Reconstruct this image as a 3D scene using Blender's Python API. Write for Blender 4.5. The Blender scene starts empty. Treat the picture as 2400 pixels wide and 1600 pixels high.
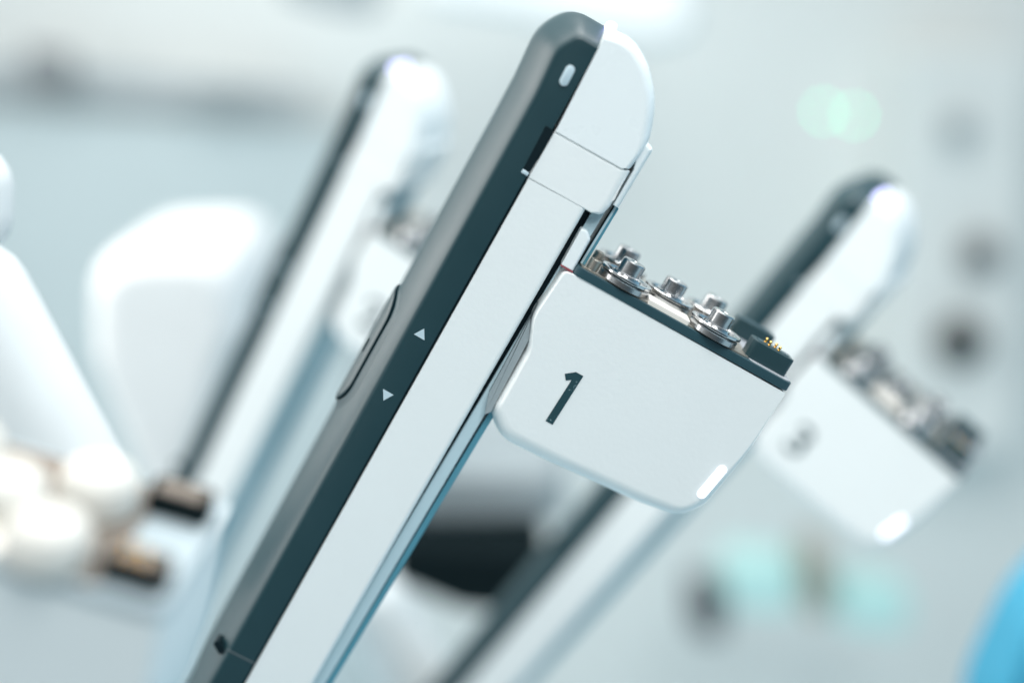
import bpy, bmesh, math, random
from mathutils import Vector, Matrix, Euler
random.seed(7)
S = bpy.context.scene
COL = S.collection
R = math.radians

# ------------------------------------------------------------------ camera
DIST, PITCH, PX = 0.8333, R(14), 0.00025      # focus distance, downward tilt, metres per photo pixel at focus
FOCAL = 50.0
CAM = Vector((0, -DIST*math.cos(PITCH), DIST*math.sin(PITCH)))
FWD = Vector((0, math.cos(PITCH), -math.sin(PITCH)))
UPV = Vector((0, math.sin(PITCH), math.cos(PITCH)))
cam = bpy.data.objects.new('camera', bpy.data.cameras.new('camera'))
COL.objects.link(cam); S.camera = cam
cam.location = CAM
cam.rotation_euler = (R(90)-PITCH, 0, 0)
cam.data.lens = FOCAL; cam.data.sensor_width = 36
cam.data.clip_start = 0.02; cam.data.clip_end = 60
cam.data.dof.use_dof = True
cam.data.dof.focus_distance = DIST - 0.002
cam.data.dof.aperture_fstop = 1.15

# ------------------------------------------------------------------ world
w = bpy.data.worlds.new('World'); S.world = w; w.use_nodes = True
nt = w.node_tree; nt.nodes.clear()
out = nt.nodes.new('ShaderNodeOutputWorld'); bg = nt.nodes.new('ShaderNodeBackground')
tc = nt.nodes.new('ShaderNodeTexCoord'); sp = nt.nodes.new('ShaderNodeSeparateXYZ')
rp = nt.nodes.new('ShaderNodeValToRGB'); mr = nt.nodes.new('ShaderNodeMapRange')
nt.links.new(tc.outputs['Generated'], sp.inputs[0])
nt.links.new(sp.outputs['Z'], mr.inputs['Value'])
mr.inputs['From Min'].default_value = -1; mr.inputs['From Max'].default_value = 1
nt.links.new(mr.outputs[0], rp.inputs[0]); 
m2 = nt.nodes.new('ShaderNodeMapRange'); m2.inputs['From Min'].default_value = -0.9; m2.inputs['From Max'].default_value = 0.15
m2.inputs['To Min'].default_value = 0.16; m2.inputs['To Max'].default_value = 1.0
m3 = nt.nodes.new('ShaderNodeMapRange'); m3.inputs['From Min'].default_value = 0.1; m3.inputs['From Max'].default_value = 0.9
mxw = nt.nodes.new('ShaderNodeMix'); mxw.data_type = 'RGBA'; mxw.inputs[7].default_value = (0.22, 0.44, 0.60, 1)
nt.links.new(sp.outputs['Y'], m2.inputs['Value']); nt.links.new(sp.outputs['X'], m3.inputs['Value'])
nt.links.new(m3.outputs[0], mxw.inputs[0]); nt.links.new(rp.outputs[0], mxw.inputs[6])
vm = nt.nodes.new('ShaderNodeVectorMath'); vm.operation = 'SCALE'
nt.links.new(mxw.outputs[2], vm.inputs[0]); nt.links.new(m2.outputs[0], vm.inputs['Scale'])
nt.links.new(vm.outputs[0], bg.inputs[0]); nt.links.new(bg.outputs[0], out.inputs[0])
e = rp.color_ramp.elements
e[0].position = 0.0; e[0].color = (0.20, 0.42, 0.56, 1)
e[1].position = 1.0; e[1].color = (0.98, 0.99, 0.97, 1)
for p, c in ((0.38, (0.46, 0.62, 0.70, 1)), (0.52, (0.82, 0.88, 0.90, 1)), (0.7, (0.88, 0.92, 0.92, 1))):
    n = e.new(p); n.color = c
bg.inputs[1].default_value = 1.12

# ------------------------------------------------------------------ area lights (one overhead, the others added fill)
def area(name, loc, target, size, power, color=(1, 1, 1), sy=None):
    l = bpy.data.lights.new(name, 'AREA'); l.energy = power; l.color = color
    l.shape = 'RECTANGLE'; l.size = size; l.size_y = sy or size
    o = bpy.data.objects.new(name, l); COL.objects.link(o); o.location = loc
    o.rotation_euler = (Vector(target)-Vector(loc)).to_track_quat('-Z', 'Y').to_euler()
    return o
area('added_side_light', (-1.9, 0.5, 0.65), (0, 0.1, 0), 2.2, 46, (1.0, 0.965, 0.93), 1.5)  # added light, out of view, that greys the column's left facet
area('added_front_light', (0.5, -1.3, 1.7), (0, 0, 0), 1.2, 42, (0.97, 1.0, 1.0))  # added fill for the front faces, no such source in view
area('ceiling_lamp', (0.5, 0.5, 1.6), (0.05, 0.1, 0), 1.0, 20, (1.0, 0.99, 0.97))
area('added_room_light', (-0.7, 0.25, 1.9), (-0.05, 1.5, -0.5), 1.4, 22, (1.0, 1.0, 0.99))  # added to brighten the fronts of the rear arms and the wall

S.view_settings.view_transform = 'Standard'; S.view_settings.look = 'None'
S.view_settings.exposure = 0.11; S.view_settings.gamma = 1; S.view_settings.use_curve_mapping = False
S.render.engine = 'CYCLES'
S.cycles.use_denoising = True
S.cycles.max_bounces = 6
S.cycles.sample_clamp_indirect = 8

# ------------------------------------------------------------------ pixel -> place
def unp(px, py, y=0.0):
    d = FWD*DIST + Vector((1, 0, 0))*((px-1200)*PX) + UPV*((800-py)*PX)
    return CAM + d*((y-CAM.y)/d.y)
LEAN = R(29.2)
O = unp(1300, 306)
RM = Matrix.Rotation(LEAN, 3, 'Y')          # local (v, w, u) -> world offset
RI = RM.inverted()
def L(px, py, wd=0.0):                       # photo pixel on the plane at depth wd, in the arm's own axes
    return RI @ (unp(px, py, wd)-O)
def LU(px, py, u):                           # photo pixel on the plane at height u of the arm
    d = RI @ (FWD*DIST + Vector((1, 0, 0))*((px-1200)*PX) + UPV*((800-py)*PX))
    c = RI @ (CAM-O)
    return c + d*((u-c.z)/d.z)

# ------------------------------------------------------------------ materials
def mat(name, col, rough=0.4, metal=0.0, spec=0.5, bump=0.0, bscale=900, var=0.0, vscale=30, coat=0.0, emit=None, estr=0, aniso=0):
    m = bpy.data.materials.new(name); m.use_nodes = True
    t = m.node_tree; b = t.nodes['Principled BSDF']
    b.inputs['Base Color'].default_value = (*col, 1); b.inputs['Roughness'].default_value = rough
    b.inputs['Metallic'].default_value = metal; b.inputs['Specular IOR Level'].default_value = spec
    b.inputs['Coat Weight'].default_value = coat; b.inputs['Coat Roughness'].default_value = 0.15
    if aniso: b.inputs['Anisotropic'].default_value = aniso
    c = t.nodes.new('ShaderNodeTexCoord')
    if bump:
        n = t.nodes.new('ShaderNodeTexNoise'); n.inputs['Scale'].default_value = bscale; n.inputs['Detail'].default_value = 3
        bp = t.nodes.new('ShaderNodeBump'); bp.inputs['Strength'].default_value = bump; bp.inputs['Distance'].default_value = 0.0004
        t.links.new(c.outputs['Object'], n.inputs['Vector']); t.links.new(n.outputs[0], bp.inputs['Height']); t.links.new(bp.outputs[0], b.inputs['Normal'])
    n = t.nodes.new('ShaderNodeTexNoise'); n.inputs['Scale'].default_value = vscale; n.inputs['Detail'].default_value = 4
    t.links.new(c.outputs['Object'], n.inputs['Vector'])
    if var:
        mx = t.nodes.new('ShaderNodeMix'); mx.data_type = 'RGBA'
        mx.inputs[6].default_value = (*[x*(1-var) for x in col], 1); mx.inputs[7].default_value = (*[min(1, x*(1+var)) for x in col], 1)
        t.links.new(n.outputs[0], mx.inputs[0]); t.links.new(mx.outputs[2], b.inputs['Base Color'])
    r = t.nodes.new('ShaderNodeMapRange'); r.inputs['To Min'].default_value = rough*0.85; r.inputs['To Max'].default_value = min(1, rough*1.15)
    t.links.new(n.outputs[0], r.inputs['Value']); t.links.new(r.outputs[0], b.inputs['Roughness'])
    if emit:
        b.inputs['Emission Color'].default_value = (*emit, 1); b.inputs['Emission Strength'].default_value = estr
    return m
M = dict(
    lgrey=mat('light_grey_rail', (0.38, 0.43, 0.45), 0.6),
    edge=mat('pale_blue_deck', (0.38, 0.45, 0.48), 0.5, var=0.1),
    offw=mat('off_white_shell', (0.74, 0.765, 0.77), 0.6, var=0.04),
    mgrey=mat('bracket_grey', (0.22, 0.24, 0.25), 0.6),
    groove=mat('groove_shadow', (0.004, 0.012, 0.016), 1.0, spec=0.0),
    domes=mat('ivory_cap', (0.66, 0.645, 0.60), 0.5),
    umber=mat('umber_casting', (0.20, 0.165, 0.135), 0.6, var=0.2),
    line=mat('seam_grey', (0.10, 0.125, 0.135), 0.5),
    rim=mat('pale_grey_deck', (0.42, 0.44, 0.47), 0.4, var=0.1),
    white=mat('white_enamel', (0.80, 0.835, 0.835), 0.38, bump=0.40, bscale=300, var=0.02, vscale=14),
    whiteb=mat('white_gloss_plastic', (0.80, 0.85, 0.86), 0.28),
    dark=mat('charcoal_plastic', (0.010, 0.040, 0.050), 0.42, bump=0.12, bscale=2200, var=0.06, spec=0.5),
    side=mat('charcoal_soft_plastic', (0.016, 0.040, 0.048), 0.40, bump=0.12, bscale=2200, var=0.06, spec=0.6),
    black=mat('black_and_recess_shade', (0.002, 0.010, 0.014), 0.5, spec=0.2),  # also stands in for the shade inside gaps, slots and holes
    plate=mat('slate_casting', (0.018, 0.058, 0.074), 0.45, var=0.08, bump=0.1),
    conn=mat('slate_plastic', (0.018, 0.050, 0.060), 0.38, var=0.08, bump=0.1, bscale=1500),
    steel=mat('brushed_steel', (0.50, 0.51, 0.52), 0.24, metal=1, var=0.03, vscale=60),
    chrome=mat('polished_steel', (0.60, 0.61, 0.62), 0.16, metal=1, var=0.02, vscale=60),
    tan=mat('warm_nickel', (0.56, 0.52, 0.46), 0.42, metal=1, var=0.2, vscale=120),
    cream=mat('cream_casting', (0.86, 0.82, 0.76), 0.5, var=0.03),
    gold=mat('gold_plate', (0.90, 0.55, 0.16), 0.22, metal=1),
    teal=mat('teal_anodised', (0.085, 0.270, 0.350), 0.38, var=0.08, spec=0.5),
    pale=mat('pale_blue_grey_rail', (0.46, 0.60, 0.65), 0.35, var=0.06),
    mark=mat('pale_marking', (0.50, 0.62, 0.68), 0.5),
    led=mat('white_led', (0.9, 0.9, 1), 0.4, emit=(0.88, 0.90, 1.0), estr=1.6),
    glow=mat('violet_white_led', (0.9, 0.9, 1), 0.4, emit=(0.42, 0.40, 1.0), estr=2.6),
    red=mat('red_line', (0.35, 0.08, 0.10), 0.5),
    wall=mat('pale_wall', (0.735, 0.775, 0.765), 0.8, var=0.03, vscale=1.2),
    floor=mat('blue_vinyl', (0.50, 0.68, 0.76), 0.5, var=0.05, vscale=2),
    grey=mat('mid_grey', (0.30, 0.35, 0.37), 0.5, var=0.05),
    dgrey=mat('dark_grey', (0.075, 0.085, 0.095), 0.6, var=0.1),
    panel=mat('pale_teal_panel', (0.55, 0.635, 0.65), 0.6, var=0.05, vscale=4),
    blk=mat('black_rubber', (0.004, 0.010, 0.012), 0.9, spec=0.1, var=0.1),
    aqua=mat('aqua_plastic', (0.50, 0.78, 0.76), 0.6, var=0.05),
    brown=mat('taupe_plastic', (0.33, 0.31, 0.26), 0.6, var=0.05),
    blue=mat('sky_blue_cloth', (0.055, 0.36, 0.54), 0.55, var=0.06),
    green=mat('green_emitter', (0.3, 1, 0.6), 0.5, emit=(0.08, 1.0, 0.45), estr=8),
)
# worn print: flecks of the white shell show through along the numeral
def worn(m):
    t = m.node_tree; b = t.nodes['Principled BSDF']
    c = t.nodes.new('ShaderNodeTexCoord'); n = t.nodes.new('ShaderNodeTexNoise'); n.inputs['Scale'].default_value = 900; n.inputs['Detail'].default_value = 6
    n2 = t.nodes.new('ShaderNodeTexNoise'); n2.inputs['Scale'].default_value = 90
    mu = t.nodes.new('ShaderNodeMath'); mu.operation = 'MULTIPLY'
    cr = t.nodes.new('ShaderNodeValToRGB'); cr.color_ramp.elements[0].position = 0.34; cr.color_ramp.elements[0].color = (0.012, 0.050, 0.062, 1)
    cr.color_ramp.elements[1].position = 0.39; cr.color_ramp.elements[1].color = (0.3, 0.42, 0.45, 1)
    for q in (n, n2): t.links.new(c.outputs['Object'], q.inputs['Vector'])
    t.links.new(n.outputs[0], mu.inputs[0]); t.links.new(n2.outputs[0], mu.inputs[1]); t.links.new(mu.outputs[0], cr.inputs[0]); t.links.new(cr.outputs[0], b.inputs['Base Color'])
    return m
M['print'] = worn(mat('worn_print', (0.012, 0.05, 0.062), 0.5))

# ------------------------------------------------------------------ mesh helpers
def finish(name, bm, m, parent=None, smooth=35, wn=True):
    bmesh.ops.recalc_face_normals(bm, faces=bm.faces)
    me = bpy.data.meshes.new(name); bm.to_mesh(me); bm.free()
    me.materials.append(M[m] if isinstance(m, str) else m)
    for p in me.polygons: p.use_smooth = True
    me.set_sharp_from_angle(angle=R(smooth))
    o = bpy.data.objects.new(name, me); COL.objects.link(o)
    if wn:
        md = o.modifiers.new('normals', 'WEIGHTED_NORMAL'); md.keep_sharp = True; md.weight = 80
    if parent: o.parent = parent
    return o
def tag(o, label=None, cat=None, group=None, kind=None):
    for k, v in (('label', label), ('category', cat), ('group', group), ('kind', kind)):
        if v: o[k] = v
    return o
def offset_poly(P, ins):
    """inset each edge i (P[i]->P[i+1]) of a 2D polygon by ins[i]; returns the new corners"""
    n = len(P); A = sum(P[i][0]*P[(i+1) % n][1]-P[(i+1) % n][0]*P[i][1] for i in range(n))
    sg = 1 if A > 0 else -1
    ln = []
    for i in range(n):
        a, b = Vector(P[i]), Vector(P[(i+1) % n]); d = (b-a).normalized(); nn = Vector((-d.y, d.x))*sg
        ln.append((a+nn*ins[i], d))
    res = []
    for i in range(n):
        (p, d), (q, f) = ln[i-1], ln[i]
        cr = d.x*f.y-d.y*f.x
        if abs(cr) < 0.45:
            nn = Vector((-(d+f).normalized().y, (d+f).normalized().x))*sg
            res.append(Vector(P[i])+nn*((ins[i-1]+ins[i])/2/max(0.3, math.sqrt((1+d.dot(f))/2))))
        else: res.append(p+d*(((q-p).x*f.y-(q-p).y*f.x)/cr))
    return res
def rounded(P, rad, K=7):
    n = len(P); out = []
    for i in range(n):
        p = Vector(P[i]); a = Vector(P[i-1])-p; b = Vector(P[(i+1) % n])-p
        la, lb = a.length, b.length; a.normalize(); b.normalize()
        ang = math.acos(max(-1, min(1, a.dot(b))))
        r = max(rad[i], 1e-6); t = r/math.tan(ang/2) if ang > 1e-3 else 0
        t = min(t, la*0.49, lb*0.49)
        p0, p1 = p+a*t, p+b*t
        for k in range(K+1):
            s = k/K
            # quadratic-ish arc
            out.append(p0*(1-s)**2+p*(2*s*(1-s))+p1*s*s)
    return out
def loft(bm, rings):
    vs = [[bm.verts.new(c) for c in r] for r in rings]; n = len(rings[0])
    for a, b in zip(vs, vs[1:]):
        for i in range(n): bm.faces.new((a[i], a[(i+1) % n], b[(i+1) % n], b[i]))
    bm.faces.new(vs[0]); bm.faces.new(vs[-1])
def shell(name, keys, m, parent, w0=0.0, Rd=0.006, depth=0.05, back=0.0, steps=6, wpix=None, frame=None, prof=None):
    """keys: (px, py, corner radius px, inset px of the edge to the next key). Front at w0, rounds over Rd, ends at w0+depth."""
    conv = frame or (lambda x, y, wd: (lambda p: (p.x, p.z))(L(x, y, wd)))
    wp = w0 if wpix is None else wpix
    P = [conv(k[0], k[1], wp) for k in keys]
    rad = [k[2]*PX for k in keys]; ins = [k[3]*PX for k in keys]
    n = len(P)
    rings = []
    def ring(f, wd, bk=None):
        q = offset_poly(P, [(i if bk is None else bk)*f for i in ins])
        rr = [max(rad[i]-f*0.5*(ins[i]+ins[i-1]), rad[i]*0.25, 2e-5) for i in range(n)] if bk is None else rad
        return [(c[0], wd, c[1]) for c in rounded(q, rr)]
    for j in range(steps+1 if prof is None else 0):
        t = j/steps*math.pi/2
        rings.append(ring(1-math.sin(t), w0+Rd*(1-math.cos(t))))
    for f, d in prof or (): rings.append(ring(f, w0+Rd*d))
    if back > 0:
        P2ins = [back]*n
        def ringb(f, wd):
            q = offset_poly(P, [back*f]*n); return [(c[0], wd, c[1]) for c in rounded(q, [max(r-back*f, 2e-5) for r in rad])]
        for j in range(steps+1):
            t = j/steps*math.pi/2
            rings.append(ringb(1-math.cos(t), w0+depth-back+back*math.sin(t)))
    else: rings.append(ring(0, w0+depth))
    bm = bmesh.new(); loft(bm, rings)
    return finish(name, bm, m, parent)
def lathe(bm, prof, cx, cy, seg=40, axis='u'):
    rings = []
    for r, h in prof:
        rings.append([(cx+r*math.cos(2*math.pi*k/seg), cy+r*math.sin(2*math.pi*k/seg), h) for k in range(seg)])
    loft(bm, rings)
def box(bm, lo, hi, bev=0.0, seg=3):
    b2 = bmesh.new(); bmesh.ops.create_cube(b2, size=1)
    for v in b2.verts: v.co = Vector([(l+h)/2+c*(h-l) for l, h, c in zip(lo, hi, v.co)])
    if bev: bmesh.ops.bevel(b2, geom=b2.edges[:]+b2.verts[:], offset=bev, segments=seg, profile=0.5, affect='EDGES')
    mp = {v: bm.verts.new(v.co) for v in b2.verts}
    for f in b2.faces: bm.faces.new([mp[v] for v in f.verts])
    b2.free()
def capsule_pts(a, b, r, n=10):
    a, b = Vector(a), Vector(b); d = (b-a).normalized(); nn = Vector((-d.y, d.x)); o = []
    for k in range(n+1):
        t = math.pi*k/n; o.append(b+nn*r*math.cos(t)+d*r*math.sin(t))
    for k in range(n+1):
        t = math.pi*k/n; o.append(a-nn*r*math.cos(t)-d*r*math.sin(t))
    return o
def prism(name, pts, m, parent, w0, w1, bev=0.0):
    bm = bmesh.new(); n = len(pts)
    if bev:
        q = offset_poly([tuple(p) for p in pts], [bev]*n)
        loft(bm, [[(p[0], w0, p[1]) for p in q], [(p[0], w0+bev*0.7, p[1]) for p in pts], [(p[0], w1, p[1]) for p in pts]])
    else: loft(bm, [[(p[0], w0, p[1]) for p in pts], [(p[0], w1, p[1]) for p in pts]])
    return finish(name, bm, m, parent, wn=False)
def empty(name, loc=(0, 0, 0)):
    o = bpy.data.objects.new(name, None); COL.objects.link(o); o.location = loc; o.empty_display_size = 0.05
    return o
def copy_tree(o, parent=None):
    c = o.copy(); COL.objects.link(c)
    c.parent = parent
    for ch in list(o.children): copy_tree(ch, c)
    return c

# ================================================================== SETTING
def sbox(name, lo, hi, m, bev=0.0, **k):
    bm = bmesh.new(); box(bm, lo, hi, bev)
    return finish(name, bm, m)
floor = sbox('floor', (-4, -2.5, -1.90), (4, 3.2, -1.85), 'floor'); tag(floor, kind='structure')
wall = sbox('wall', (-4, 2.6, -1.85), (4, 2.7, 2.4), 'wall'); tag(wall, kind='structure')

# ================================================================== ROBOT ARM (built once, at the photo's sharp arm)
arm = empty('robot_arm')
EXT = 2900                                   # the column runs on below the frame
def xr(y): return 1425-(y-75)*(856/1525)     # dark/white boundary
def bodyR(y): return 1375-(y-489)*(640/1111)
TOP = 62
PROF = [(1.0, 0.0), (0.98, 0.0015), (0.95, 0.006), (0.91, 0.016), (0.86, 0.033), (0.80, 0.062), (0.73, 0.105), (0.65, 0.165), (0.56, 0.245), (0.46, 0.35), (0.34, 0.49), (0.22, 0.65), (0.11, 0.81), (0.04, 0.93), (0.0, 1.02), (-0.02, 1.13), (-0.03, 1.35)]
INS = 60
# --- charcoal column: front outline (with side offset), rounded towards the left and the top
def xl(y): return 1071-(y-450)*0.553
col_keys = [
    (1427, 68, 4, 0), (xr(EXT), EXT, 2, 0), (xl(EXT)+4, EXT, 2, INS),
    (xl(1010), 1010, 60, INS), (xl(195)-6, 195, 200, INS), (1264, 70, 120, INS), (1348, 22, 75, 50)]
column = shell('column_shell', col_keys, 'dark', arm, w0=0.0, Rd=0.030, depth=0.092, back=0.010, steps=8,
    prof=PROF)
column.modifiers.clear()
# --- clutch pad on the left side
def side_v(wd, u):
    """the column's left surface: v at depth wd and height u"""
    d = wd/0.030; f = 0.0
    for (f0, d0), (f1, d1) in zip(PROF, PROF[1:]):
        if d0 <= d <= d1: f = f0+(f1-f0)*(d-d0)/(d1-d0)
    return vside(u)+INS*PX*f
def side_pad(name, u0, u1, wc, hw, base, th, m, parent, bev):
    rings = []
    for k in range(15):
        sft = hw*0.985*(k/14)**1.3
        pts = capsule_pts((wc, u0+hw), (wc, u1-hw), hw-sft, 20)
        x = min(1, sft/bev); h = th*math.sin(x*math.pi/2)**(1 if bev < 0.004 else 1.6)
        rings.append([(side_v(p[0], p[1])-base-h, p[0], p[1]) for p in pts])
    pts = capsule_pts((wc, u0+hw), (wc, u1-hw), hw, 20)
    rings.insert(0, [(side_v(p[0], p[1])+0.0015, p[0], p[1]) for p in pts])
    bm = bmesh.new(); loft(bm, rings)
    return finish(name, bm, m, parent, smooth=60)
pa, pb = L(xl(600), 600), L(xl(1000), 1000)
def vside(u): return pa.x+(pb.x-pa.x)*(u-pa.z)/(pb.z-pa.z)
ua, ub = L(915, 650, 0.05).z, L(790, 915, 0.05).z
swell = side_pad('swell', ub-0.008, ua+0.007, 0.041, 0.030, 0.0, 0.0024, 'dark', column, 0.012)
pad = side_pad('clutch_pad', ub, ua, 0.039, 0.0200, 0.0020, 0.0012, 'side', arm, 0.0012)
def ring_band(name, u0, u1, wc, hw, dw, du, base, m, parent):
    ins_ = capsule_pts((wc, u0+hw), (wc, u1-hw), hw-0.0006, 24)
    outer = [Vector((wc+(p.x-wc)*(hw+dw)/(hw-0.0006), (u0+u1)/2+(p.y-(u0+u1)/2)*((u1-u0)/2+du)/((u1-u0)/2-0.0006))) for p in ins_]
    bm = bmesh.new(); N = len(ins_)
    def row(P, h): return [bm.verts.new((side_v(p.x, p.y)-h, p.x, p.y)) for p in P]
    rows = [row(ins_, base), row(outer, base), row(outer, base-0.0012), row(ins_, base-0.0012)]
    for a, b in zip(rows, rows[1:]+rows[:1]):
        for k in range(N): bm.faces.new((a[k], a[(k+1) % N], b[(k+1) % N], b[k]))
    return finish(name, bm, m, parent, wn=False)
seam = ring_band('seam', ub, ua, 0.039, 0.0200, 0.0008, 0.0006, 0.0025, 'groove', pad)
# slot in the pad
bm = bmesh.new(); um = (ua+ub)/2+0.001
box(bm, (side_v(0.028, um)-0.0036, 0.0270, um-0.0045), (side_v(0.028, um)-0.0020, 0.0284, um+0.0045))
finish('slot', bm, 'black', pad, wn=False)
# pale pill button, triangles
def lp(x, y): p = L(x, y); return (p.x, p.z)
prism('pill_button', capsule_pts(lp(1336, 164), lp(1322, 191), 10.5*PX), 'mark', arm, -0.0012, 0.002, 0.0004)
prism('arrow_mark', [lp(970, 783), lp(994.3, 769.6), lp(994.9, 797)], 'mark', column, -0.0002, 0.001)
prism('arrow_mark', [lp(898, 911), lp(922.5, 925), lp(898.7, 938)], 'mark', column, -0.0002, 0.001)
# black plate painting a recess's shade, and latch at the column's edge
prism('latch_recess_shade', [lp(1279, 295), lp(1300, 307), lp(1238, 411), lp(1226, 396)], 'black', column, -0.0003, 0.003)
prism('latch_tab', [lp(1226, 396), lp(1240, 405), lp(1236, 413), lp(1221, 404)], 'mark', column, -0.0010, 0.003, 0.0005)
# dark seam line across the column near the foot of the picture and a round hole
prism('joint_line', [lp(536, 1521), lp(596, 1551), lp(595, 1554), lp(535, 1524)], 'line', column, -0.0003, 0.001)
# --- the round hole: a black capsule, its shade put into the colour
prism('hole_shade', capsule_pts(lp(507, 1513), lp(517, 1529), 9*PX), 'black', column, 0.0024, 0.012)
# --- black strip painted in for shade in the gap between charcoal and white
prism('gap_shade_strip', [lp(xr(410)-1, 410), lp(xr(410)+5, 410), lp(xr(EXT)+4, EXT), lp(xr(EXT)-1, EXT)], 'black', column, 0.0012, 0.05)
# --- white main body
body_keys = [(xr(415)+3, 416, 3, 2), (1372, 489, 10, 6), (bodyR(EXT)+2, EXT, 3, 8), (xr(EXT)+3, EXT, 2, 2)]
body_keys = [(xr(415)+4, 417, 3, 2), (1374, 490, 8, 12), (bodyR(EXT)+2, EXT, 3, 1), (xr(EXT)+4, EXT, 2, 2)]
body = shell('column_body', body_keys, 'white', arm, w0=0.0004, Rd=0.0035, depth=0.060, steps=6)
# --- mid panel
mid_keys = [(1299, 309, 5, 4), (1455, 397, 12, 3), (1479, 402, 4, 22), (1430, 487, 3, 16), (1411, 506, 16, 8), (1385, 500.5, 6, 0), (1238.5, 415.5, 3, 1)]
shell('head_collar', mid_keys, 'white', arm, w0=0.0002, Rd=0.004, depth=0.05, steps=6)
# --- head cap
cap_keys = [(1424, 68, 12, 26), (1484, 88, 110, 28), (1524, 150, 260, 28), (1543, 240, 400, 28), (1526, 340, 200, 16),
            (1481, 399, 5, 3), (1456, 396, 8, 0), (1301, 307.5, 2, 2)]
cap = shell('head_cap', cap_keys, 'whiteb', arm, w0=0.0, Rd=0.011, depth=0.070, back=0.006, steps=9)
skirt_keys = [(1484, 400, 2, 1), (1436, 482, 2, 3), (1451, 490, 3, 12), (1533, 352, 8, 12), (1520, 334, 8, 4), (1500, 345, 4, 1)]
shell('head_skirt', skirt_keys, 'whiteb', arm, w0=0.0045, Rd=0.006, depth=0.06, steps=6)
prism('seam_backing', [lp(1306, 320), lp(1470, 408), lp(1440, 470), lp(1400, 490), lp(1225, 420)], 'white', arm, 0.0014, 0.06)  # white backing added behind the seams to keep them from going dark
prism('seam_backing_upper', [lp(1320, 280), lp(1468, 360), lp(1462, 398), lp(1440, 400), lp(1296, 315)], 'white', arm, 0.0012, 0.05)  # upper piece of the added white seam backing
prism('head_light', capsule_pts(lp(1433, 70), lp(1437, 63), 9*PX), 'glow', arm, 0.004, 0.030, 0.001)
# --- guide rail that the carriage slides on
def rx(y, c): return 1443+c-(y-486)*(643/1084)
rail_keys = [(rx(481, -6), 481, 1, 1), (rx(490, 10), 490, 1, 1), (rx(EXT, -16), EXT, 1, 1), (rx(EXT, -34), EXT, 1, 1)]
rail = shell('guide_rail', rail_keys, 'teal', arm, w0=0.010, Rd=0.001, depth=0.03, steps=2)
prism('rail_edge', [lp(rx(483, 3), 483), lp(rx(489, 9), 489), lp(rx(760, 3), 760), lp(rx(760, -3), 760)], 'pale', rail, 0.0092, 0.014)
prism('rail_groove', [lp(rx(484, 0), 484), lp(rx(484, 2), 484), lp(rx(760, -5), 760), lp(rx(760, -7), 760)], 'black', rail, 0.0094, 0.014)
# light inner strip and black channel (left of the rail)
prism('inner_strip', [lp(1391, 500), lp(1422, 500), lp(rx(EXT, -15), EXT), lp(rx(EXT, -52), EXT)], 'pale', arm, 0.0094, 0.035, 0.0004)
prism('channel', [lp(1374, 494), lp(1392, 494), lp(rx(EXT, -50), EXT), lp(bodyR(EXT)-4, EXT)], 'black', arm, 0.012, 0.045)
# --- white bracket above the carriage
br = [(1363, 536, 6, 3), (1379, 544, 12, 8), (1385, 562, 12, 8), (1344, 638, 4, 3), (1315, 622, 3, 1)]
shell('bracket', br, 'whiteb', arm, w0=0.0005, Rd=0.003, depth=0.030)
prism('seal_line', [lp(1315, 621), lp(1343, 637), lp(1342, 639.5), lp(1314, 623.5)], 'red', arm, 0.0002, 0.004)
# --- carriage
car_keys = [(1322, 625, 22, 10), (1358, 644, 3, 0), (1841, 921, 4, 0), (1762, 1068, 600, 36), (1664, 1194, 100, 40), (1596, 1230, 120, 46), (1500, 1196, 600, 50), (1280, 1097, 600, 50),
            (1170, 1042, 90, 44), (1142, 970, 50, 22), (1231, 820, 90, 12), (1243, 740, 90, 10)]
DEP = 0.088
carriage = shell('carriage_body', car_keys, 'white', arm, w0=-0.0005, Rd=0.021, depth=DEP, back=0.008, steps=8)
num = [(1323.5, 875), (1350, 871), (1367, 880.5), (1295, 994), (1278.6, 984.6), (1339.8, 889), (1326, 890.4)]
# the light bar on the carriage corner
prism('light_bar', capsule_pts(lp(1645, 1156), lp(1692, 1100), 10.5*PX), 'led', arm, -0.0014, 0.006, 0.0004)
# carriage flank beside the channel
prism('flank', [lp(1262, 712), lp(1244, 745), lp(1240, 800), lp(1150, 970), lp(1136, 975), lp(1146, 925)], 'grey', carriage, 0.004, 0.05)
# --- dark mounting plate
pl_keys = [(1356, 623, 3, 0), (1846, 886, 3, 0), (1858, 895, 8, 0), (1840, 917, 6, 0), (1345, 639, 3, 0)]
pt = RI @ (unp(1356, 622.5)-O); pt2 = L(1834, 890)
U0 = (L(1358, 622).z+L(1832, 889).z)/2                # top of the plate
Ub = (L(1345, 639).z+L(1838, 917).z)/2
V0, V1 = L(1357, 623).x, L(1858, 900).x
def roundrect(x0, y0, x1, y1, r, K=6):
    return rounded([(x0, y0), (x1, y0), (x1, y1), (x0, y1)], [r]*4, K)
def slab(name, x0, y0, x1, y1, r, h0, h1, m, parent, bev=0.0):
    pts = roundrect(x0, y0, x1, y1, r); q = offset_poly([(x0, y0), (x1, y0), (x1, y1), (x0, y1)], [bev]*4)
    pq = rounded([tuple(c) for c in q], [max(r-bev, 1e-5)]*4, 6)
    bm = bmesh.new(); rings = [[(p[0], p[1], h0) for p in pts]]
    if bev:
        rings += [[(p[0], p[1], h1-bev) for p in pts]]
        mid = rounded([tuple(c) for c in offset_poly([(x0, y0), (x1, y0), (x1, y1), (x0, y1)], [bev*0.3]*4)], [max(r-bev*0.3, 1e-5)]*4, 6)
        rings += [[(p[0], p[1], h1-bev*0.3) for p in mid], [(p[0], p[1], h1) for p in pq]]
    else: rings += [[(p[0], p[1], h1) for p in pts]]
    loft(bm, rings); return finish(name, bm, m, parent)
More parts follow.
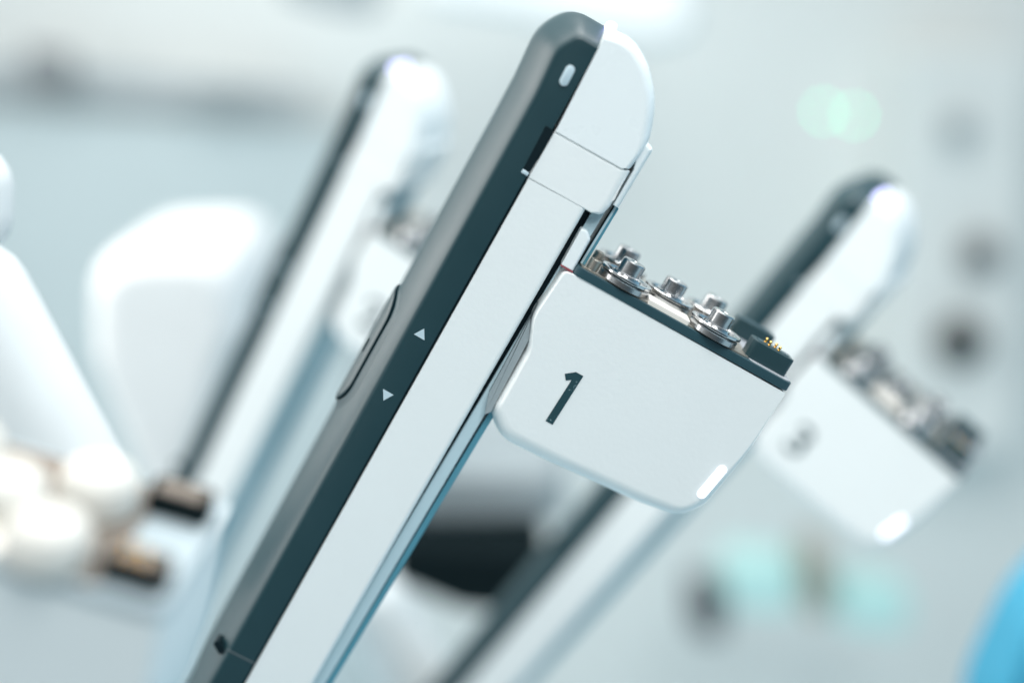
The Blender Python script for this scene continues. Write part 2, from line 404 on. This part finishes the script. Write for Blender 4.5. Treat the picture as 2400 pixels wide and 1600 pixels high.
print('PLATE', U0, Ub, V0, V1)
plate = slab('mount_plate', V0-0.002, -0.0012, V1, DEP+0.001, 0.006, Ub, U0, 'plate', arm, 0.0006)
slab('deck', V0+0.001, 0.0022, V1-0.030, DEP-0.003, 0.004, U0-0.001, U0+0.0010, 'tan', plate, 0.0003)
slab('deck_end', V1-0.0295, 0.0010, V1-0.0008, DEP-0.001, 0.006, U0-0.001, U0+0.0005, 'rim', plate, 0.0002)
# discs
KH = 0.0165
tops = dict(a=(1489, 614), b=(1589, 658), c=(1699, 732), d=(1479, 584), e=(1683, 698))
cen = {}
for k, (x, y) in tops.items():
    p = LU(x, y, U0+KH); cen[k] = (p.x, p.y); print('KNOB', k, round(p.x, 4), round(p.y, 4))
near_w, far_w = 0.0205, 0.062
centers = [(cen['a'][0], cen['a'][1]), (cen['b'][0], cen['b'][1]), (cen['c'][0], cen['c'][1]), (cen['d'][0], cen['d'][1]), (cen['e'][0], cen['e'][1])]
def drive_disc(cx, cy):
    bm = bmesh.new()
    lathe(bm, [(0.0158, U0+0.0012), (0.0158, U0+0.0042), (0.0152, U0+0.0048), (0.0150, U0+0.0050)], cx, cy, 56)
    d = finish('drive_disc', bm, 'steel', arm)
    bm = bmesh.new()
    lathe(bm, [(0.0163, U0+0.0058), (0.0166, U0+0.0061), (0.0166, U0+0.0072), (0.0162, U0+0.0076), (0.0135, U0+0.0074), (0.0128, U0+0.0066), (0.0095, U0+0.0066), (0.009, U0+0.0078), (0.0078, U0+0.0078)], cx, cy, 56)
    finish('flange', bm, 'chrome', d)
    bm = bmesh.new()
    lathe(bm, [(0.0073, U0+0.0074), (0.0073, U0+KH-0.0007), (0.0067, U0+KH), (0.0030, U0+KH), (0.0028, U0+KH-0.0003), (0.0010, U0+KH-0.0003)], cx, cy, 48)
    finish('knob', bm, 'steel', d)
    bm = bmesh.new()
    for k in range(3):
        a = k*2.094+0.9
        x, y = cx+0.0112*math.cos(a), cy+0.0112*math.sin(a)
        lathe(bm, [(0.0012, U0+0.0065), (0.0012, U0+0.0070)], x, y, 14)
    finish('disc_hole', bm, 'black', d, wn=False)
    bm = bmesh.new(); lathe(bm, [(0.0150, U0+0.0048), (0.0150, U0+0.0059)], cx, cy, 40)
    finish('disc_gap', bm, 'black', d)
for c in centers: drive_disc(*c)
# cream block between the near discs, brown cut-outs
ca, cb = LU(1500, 715, U0+0.001), LU(1622, 770, U0+0.001)
slab('cream_block', centers[0][0]+0.0165, 0.0018, centers[2][0]-0.0165, 0.020, 0.0015, U0-0.001, U0+0.0030, 'cream', arm, 0.0006)
def stud(px, py, r, h, m='tan', hole=True):
    p = LU(px, py, U0+h); bm = bmesh.new()
    lathe(bm, [(r, U0), (r, U0+h-0.0003), (r-0.0003, U0+h), (r*0.72, U0+h), (r*0.70, U0+h-0.001), (r*0.3, U0+h-0.001)], p.x, p.y, 28)
    finish('stud', bm, m, arm)
stud(1399, 609, 0.0035, 0.0075)
stud(1408, 590, 0.0032, 0.0095)
stud(1422, 622, 0.0022, 0.0040)
stud(1390, 628, 0.0020, 0.0020, 'black')
# --- connectors with gold pins
def connector(v0, v1, w0, w1, pins=True):
    c = slab('connector', v0, w0, v1, w1, 0.0035, U0-0.0005, U0+0.0118, 'conn', arm, 0.0008)
    slab('face', v0+0.0035, w0+0.0028, v1-0.0035, w1-0.0028, 0.001, U0+0.0118, U0+0.0121, 'plate', c)
    for dv in (0.32, 0.56) if pins else ():
        for k in (0, 1):
            bm = bmesh.new()
            x, y = v0+(v1-v0)*dv+k*0.0016, w0+(w1-w0)*(0.62-0.30*k)
            lathe(bm, [(0.0011, U0+0.0118), (0.0011, U0+0.0124), (0.0008, U0+0.0126), (0.0009, U0+0.0138), (0.0010, U0+0.0143), (0.0007, U0+0.0149), (0.0002, U0+0.0151)], x, y, 14)
            finish('pin', bm, 'gold', c)
c1, c2 = LU(1746, 836, U0), LU(1837, 884, U0)
connector(c1.x, c2.x, 0.006, 0.0215)
connector(c1.x-0.001, c2.x-0.001, 0.062, 0.078, False)
# small screw on the plate end
bm = bmesh.new(); lathe(bm, [(0.0022, U0), (0.0022, U0+0.0003)], V1-0.0045, 0.005, 20); finish('screw', bm, 'black', arm, wn=False)

# --- place it, then the other three arms
arm.location = O; arm.rotation_euler = (0, LEAN, 0)
tag(arm, 'sharp white surgical robot arm marked 1 with a charcoal back', 'robot arm', 'tilted robot arms')

# digits as flat printed sheets lying on the carriage
def strokes(segs, wdt):
    bm = bmesh.new()
    for a, b in segs:
        pts = capsule_pts(a, b, wdt, 6); loft(bm, [[(p[0], 0, p[1]) for p in pts], [(p[0], 0.0004+0.00001*len(bm.verts)*0.01, p[1]) for p in pts]])
    return bm
prism('numeral', [lp(*p) for p in num], 'print', carriage, -0.0008, 0.0)
nc = L(1318, 935)
def numeral_of(root, digit):
    cb = [c for c in root.children if c.name.startswith('carriage_body')][0]
    for c in list(cb.children):
        if c.name.startswith('numeral'): bpy.data.objects.remove(c)
    cu = bpy.data.curves.new('numeral', 'FONT'); cu.body = digit; cu.size = 0.040; cu.align_x = 'CENTER'; cu.align_y = 'CENTER'; cu.extrude = 0.0003; cu.offset = 0.0006
    t = bpy.data.objects.new('numeral_curve', cu); COL.objects.link(t)
    me = bpy.data.meshes.new_from_object(t); bpy.data.objects.remove(t)
    me.materials.clear(); me.materials.append(M['print'])
    n = bpy.data.objects.new('numeral', me); COL.objects.link(n); n.parent = cb
    n.location = (nc.x, -0.0006, nc.z); n.rotation_euler = (R(90), 0, 0)
def place(o, px, py, ydepth, lean, pitch=0, yaw=0, anchor=(1432, 62)):
    """put the arm's head at the given place: its tip stands on the sight line at depth ydepth"""
    rot = Matrix.Rotation(yaw, 3, 'Z') @ Matrix.Rotation(pitch, 3, 'X') @ Matrix.Rotation(lean, 3, 'Y')
    a = L(*anchor)
    o.rotation_euler = rot.to_euler(); o.location = unp(px, py, ydepth) - rot @ a
armB = copy_tree(arm); place(armB, 917, 158, 0.40, R(28.6), 0, R(-19)); numeral_of(armB, '2')
armB['label'] = 'blurred white robot arm behind and left of the sharp arm'
armC = copy_tree(arm); place(armC, 2054, 462, 0.31, R(36.4), 0, R(-27)); numeral_of(armC, '3')
armC['label'] = 'blurred white robot arm marked 3 behind and right of the sharp arm'
armD = copy_tree(arm)
place(armD, 385, 1422, -0.28, R(15.5), R(8), R(-7), anchor=(1858, 895)); numeral_of(armD, '4')
def swap(o, m):
    for sl in o.material_slots: sl.link = 'OBJECT'; sl.material = M[m]
for c in list(armD.children):
    if c.name.startswith('drive_disc'):
        v = [q.co for q in c.data.vertices]; x, y = sum(q.x for q in v)/len(v), sum(q.y for q in v)/len(v)
        bm = bmesh.new(); lathe(bm, [(0.0178, U0+0.002), (0.0180, U0+0.008), (0.0172, U0+0.014), (0.0145, U0+0.0185), (0.010, U0+0.0212), (0.004, U0+0.0222)], x, y, 36)
        finish('disc_cap', bm, 'domes', c)
    if c.name.startswith('connector'):
        swap(c, 'blk')
        for d in c.children:
            if d.name.startswith('face'): swap(d, 'umber')
    if c.name.startswith('mount_plate'):
        swap(c, 'edge')
        for d in c.children:
            if d.name.startswith('deck'): swap(d, 'edge' if 'end' in d.name else 'umber')
armD['label'] = 'strongly blurred robot arm carriage cut off by the lower left corner'

# ================================================================== BACKGROUND THINGS
def P3(px, py, y): return unp(px, py, y)
def slab_px(name, keys, y, depth, m, Rd=0.02, inset=60, parent=None, rad=None):
    """a solid thing with a traced face, its own distance, real size and depth"""
    P = [(P3(k[0], k[1], y).x, P3(k[0], k[1], y).z) for k in keys]
    sc = (P3(1300, 800, y)-P3(1200, 800, y)).length/100
    rd = [k[2]*sc for k in keys]; n = len(P); rings = []; st = 6
    for j in range(st+1):
        t = j/st*math.pi/2; f = 1-math.sin(t)
        q = offset_poly(P, [inset*sc*f]*n)
        rings.append([(c[0], y+Rd*(1-math.cos(t)), c[1]) for c in rounded(q, [max(r-inset*sc*f, r*0.2, 1e-4) for r in rd])])
    for j in range(st+1):
        t = j/st*math.pi/2; f = 1-math.cos(t)
        q = offset_poly(P, [inset*sc*f]*n)
        rings.append([(c[0], y+depth-Rd+Rd*math.sin(t), c[1]) for c in rounded(q, [max(r-inset*sc*f, r*0.2, 1e-4) for r in rd])])
    bm = bmesh.new(); loft(bm, rings)
    return finish(name, bm, m, parent)
def tube(name, a, b, ra, rb, m, parent=None, seg=32):
    a, b = Vector(a), Vector(b); d = (b-a).normalized(); q = d.to_track_quat('Z', 'Y')
    bm = bmesh.new(); rings = []; ln = (b-a).length
    prof = []
    for k in range(6):
        t = k/5*math.pi/2; prof.append((ra*max(0.05, math.sin(t)), ra*(1-math.cos(t))))
    for k in range(6):
        t = k/5*math.pi/2; prof.append((rb*max(0.05, math.cos(t)), ln-rb*(1-math.sin(t))))
    for r, h in prof: rings.append([a+q @ Vector((r*math.cos(2*math.pi*k/seg), r*math.sin(2*math.pi*k/seg), h)) for k in range(seg)])
    loft(bm, rings); return finish(name, bm, m, parent)

# white rounded head left of arm B
head = slab_px('instrument_head', [(190, 585, 150), (550, 572, 130), (570, 800, 120), (430, 1250, 80), (330, 1180, 80), (200, 850, 120)], 0.75, 0.30, 'offw', Rd=0.05, inset=70)
tag(head, 'white rounded equipment head far behind the left blurred arm', 'equipment head')
# white link running down to the right at the left edge
lk = empty('support_link', P3(100, 900, 0.10))
t1 = tube('link_tube', P3(-130, 575, 0.10)-lk.location, P3(225, 1215, 0.10)-lk.location, 0.037, 0.036, 'offw', lk)
t2 = tube('joint_cap', P3(-95, 330, 0.12)-lk.location, P3(-60, 600, 0.12)-lk.location, 0.030, 0.028, 'offw', lk)
tag(lk, 'white diagonal support link at the left edge of the picture', 'support link')
# lower centre: black rounded clamp and white post
ck = slab_px('black_clamp', [(920, 1285, 20), (1285, 1300, 30), (1272, 1378, 60), (1200, 1442, 120), (1080, 1430, 120), (920, 1362, 30)], 0.85, 0.16, 'blk', Rd=0.012, inset=10)
tag(ck, 'black rounded block between the sharp arm and the right blurred arm', 'clamp')
gh = slab_px('grey_housing', [(1000, 1090, 60), (1330, 1090, 60), (1330, 1235, 40), (960, 1245, 40)], 0.95, 0.25, 'grey', Rd=0.04, inset=40)
tag(gh, 'pale grey housing above the black rounded block', 'housing')
lk2 = empty('lower_link', P3(960, 1500, 0.60))
tube('link_tube', P3(840, 1350, 0.60)-lk2.location, P3(1090, 1800, 0.58)-lk2.location, 0.040, 0.036, 'whiteb', lk2)
tag(lk2, 'white tube leaning the other way under the black rounded block', 'support link')
# wall things
rail_e = empty('wall_rail', P3(300, 200, 2.5))
for nm, pts, m_ in (('bar', [(-200, 130, 10), (700, 215, 10), (700, 268, 10), (-200, 205, 10)], 'lgrey'), ('bracket', [(50, 110, 10), (160, 125, 10), (160, 215, 10), (50, 200, 10)], 'mgrey'), ('bracket', [(440, 190, 10), (560, 200, 10), (560, 250, 10), (440, 240, 10)], 'grey')):
    o = slab_px(nm, pts, 2.46 if nm == 'bar' else 2.40, 0.06, m_, Rd=0.01, inset=4); o.location = -rail_e.location; o.parent = rail_e
tag(rail_e, 'grey wall rail with dark brackets at the upper left', 'wall rail')
pn = slab_px('wall_panel', [(-400, 225, 5), (800, 300, 5), (900, 1900, 5), (-400, 1900, 5)], 2.52, 0.05, 'panel', Rd=0.005, inset=3)
tag(pn, 'wide pale blue grey panel on the wall under the rail', 'wall panel')
lampb = slab_px('ceiling_lamp_head', [(980, -260, 40), (1640, -260, 40), (1640, 95, 60), (1500, 110, 60), (1200, 40, 60), (980, 10, 60)], 1.7, 0.3, 'whiteb', Rd=0.05, inset=30)
tag(lampb, 'white lamp head cut off by the top edge behind the sharp arm', 'lamp')
bk = slab_px('lamp_bracket', [(640, -120, 20), (870, -120, 20), (880, 40, 40), (780, 30, 40), (660, -5, 20)], 1.9, 0.15, 'grey', Rd=0.02, inset=15)
tag(bk, 'grey bracket cut off by the top edge above the left blurred arm', 'bracket')
# right-hand console with three knobs
cs = empty('wall_console', P3(2240, 560, 2.45))
o = slab_px('console_panel', [(2120, 120, 30), (2420, 120, 30), (2380, 1060, 30), (2080, 1060, 30)], 2.40, 0.18, 'wall', Rd=0.02, inset=10); o.location = -cs.location; o.parent = cs
for (x, y, r, m_) in ((2232, 300, 30, 'grey'), (2285, 592, 42, 'dgrey'), (2240, 793, 52, 'blk')):
    c = P3(x, y, 2.40); sc = (P3(1300, 800, 2.4)-P3(1200, 800, 2.4)).length/100
    o = tube('knob', c-cs.location, c+Vector((0, -0.07, 0))-cs.location, r*sc, r*sc, m_, cs)
tag(cs, 'pale wall console with three dark knobs at the right', 'console')
for i, (x, y) in enumerate(((1930, 262), (2003, 272))):  # small emissive spheres, defocused into two soft green discs
    c = P3(x, y, 2.3); bm = bmesh.new(); bmesh.ops.create_uvsphere(bm, u_segments=16, v_segments=8, radius=0.006)
    g = finish('green_sphere', bm, 'green', wn=False); g.location = c
    tag(g, ['left one of the two soft green lights at the upper right', 'right one of the two soft green lights at the upper right'][i], 'indicator lamp', 'green glowing spheres')
# bottles / bins lower right
for nm, pts, m_, y, lb, cat in (
    ('aqua_bin', [(1700, 1310, 40), (1880, 1320, 40), (1870, 1440, 40), (1700, 1430, 40)], 'aqua', 2.0, 'soft aqua bin at the lower right, left one of the two', 'bin'),
    ('aqua_bin', [(1960, 1370, 40), (2140, 1385, 40), (2130, 1490, 40), (1960, 1470, 40)], 'aqua', 2.0, 'soft aqua bin at the lower right, nearer the blue panel', 'bin'),
    ('taupe_post', [(1885, 1290, 10), (1945, 1290, 10), (1940, 1460, 10), (1890, 1440, 10)], 'brown', 1.98, 'taupe post between the two aqua bins', 'post'),
    ('grey_canister', [(1620, 1380, 30), (1705, 1390, 30), (1700, 1510, 30), (1620, 1490, 30)], 'dgrey', 1.98, 'dark grey canister beside the left aqua bin', 'canister')):
    o = slab_px(nm, pts, y, 0.12, m_, Rd=0.02, inset=12); tag(o, lb, cat, 'aqua bins' if nm == 'aqua_bin' else None)
bl = slab_px('blue_panel', [(2625, 1240, 40), (2800, 1240, 40), (2800, 1900, 40), (2290, 1900, 60), (2325, 1660, 400), (2425, 1450, 400)], 0.45, 0.10, 'blue', Rd=0.02, inset=30)
tag(bl, 'bright sky blue curved panel in the lower right corner', 'panel')
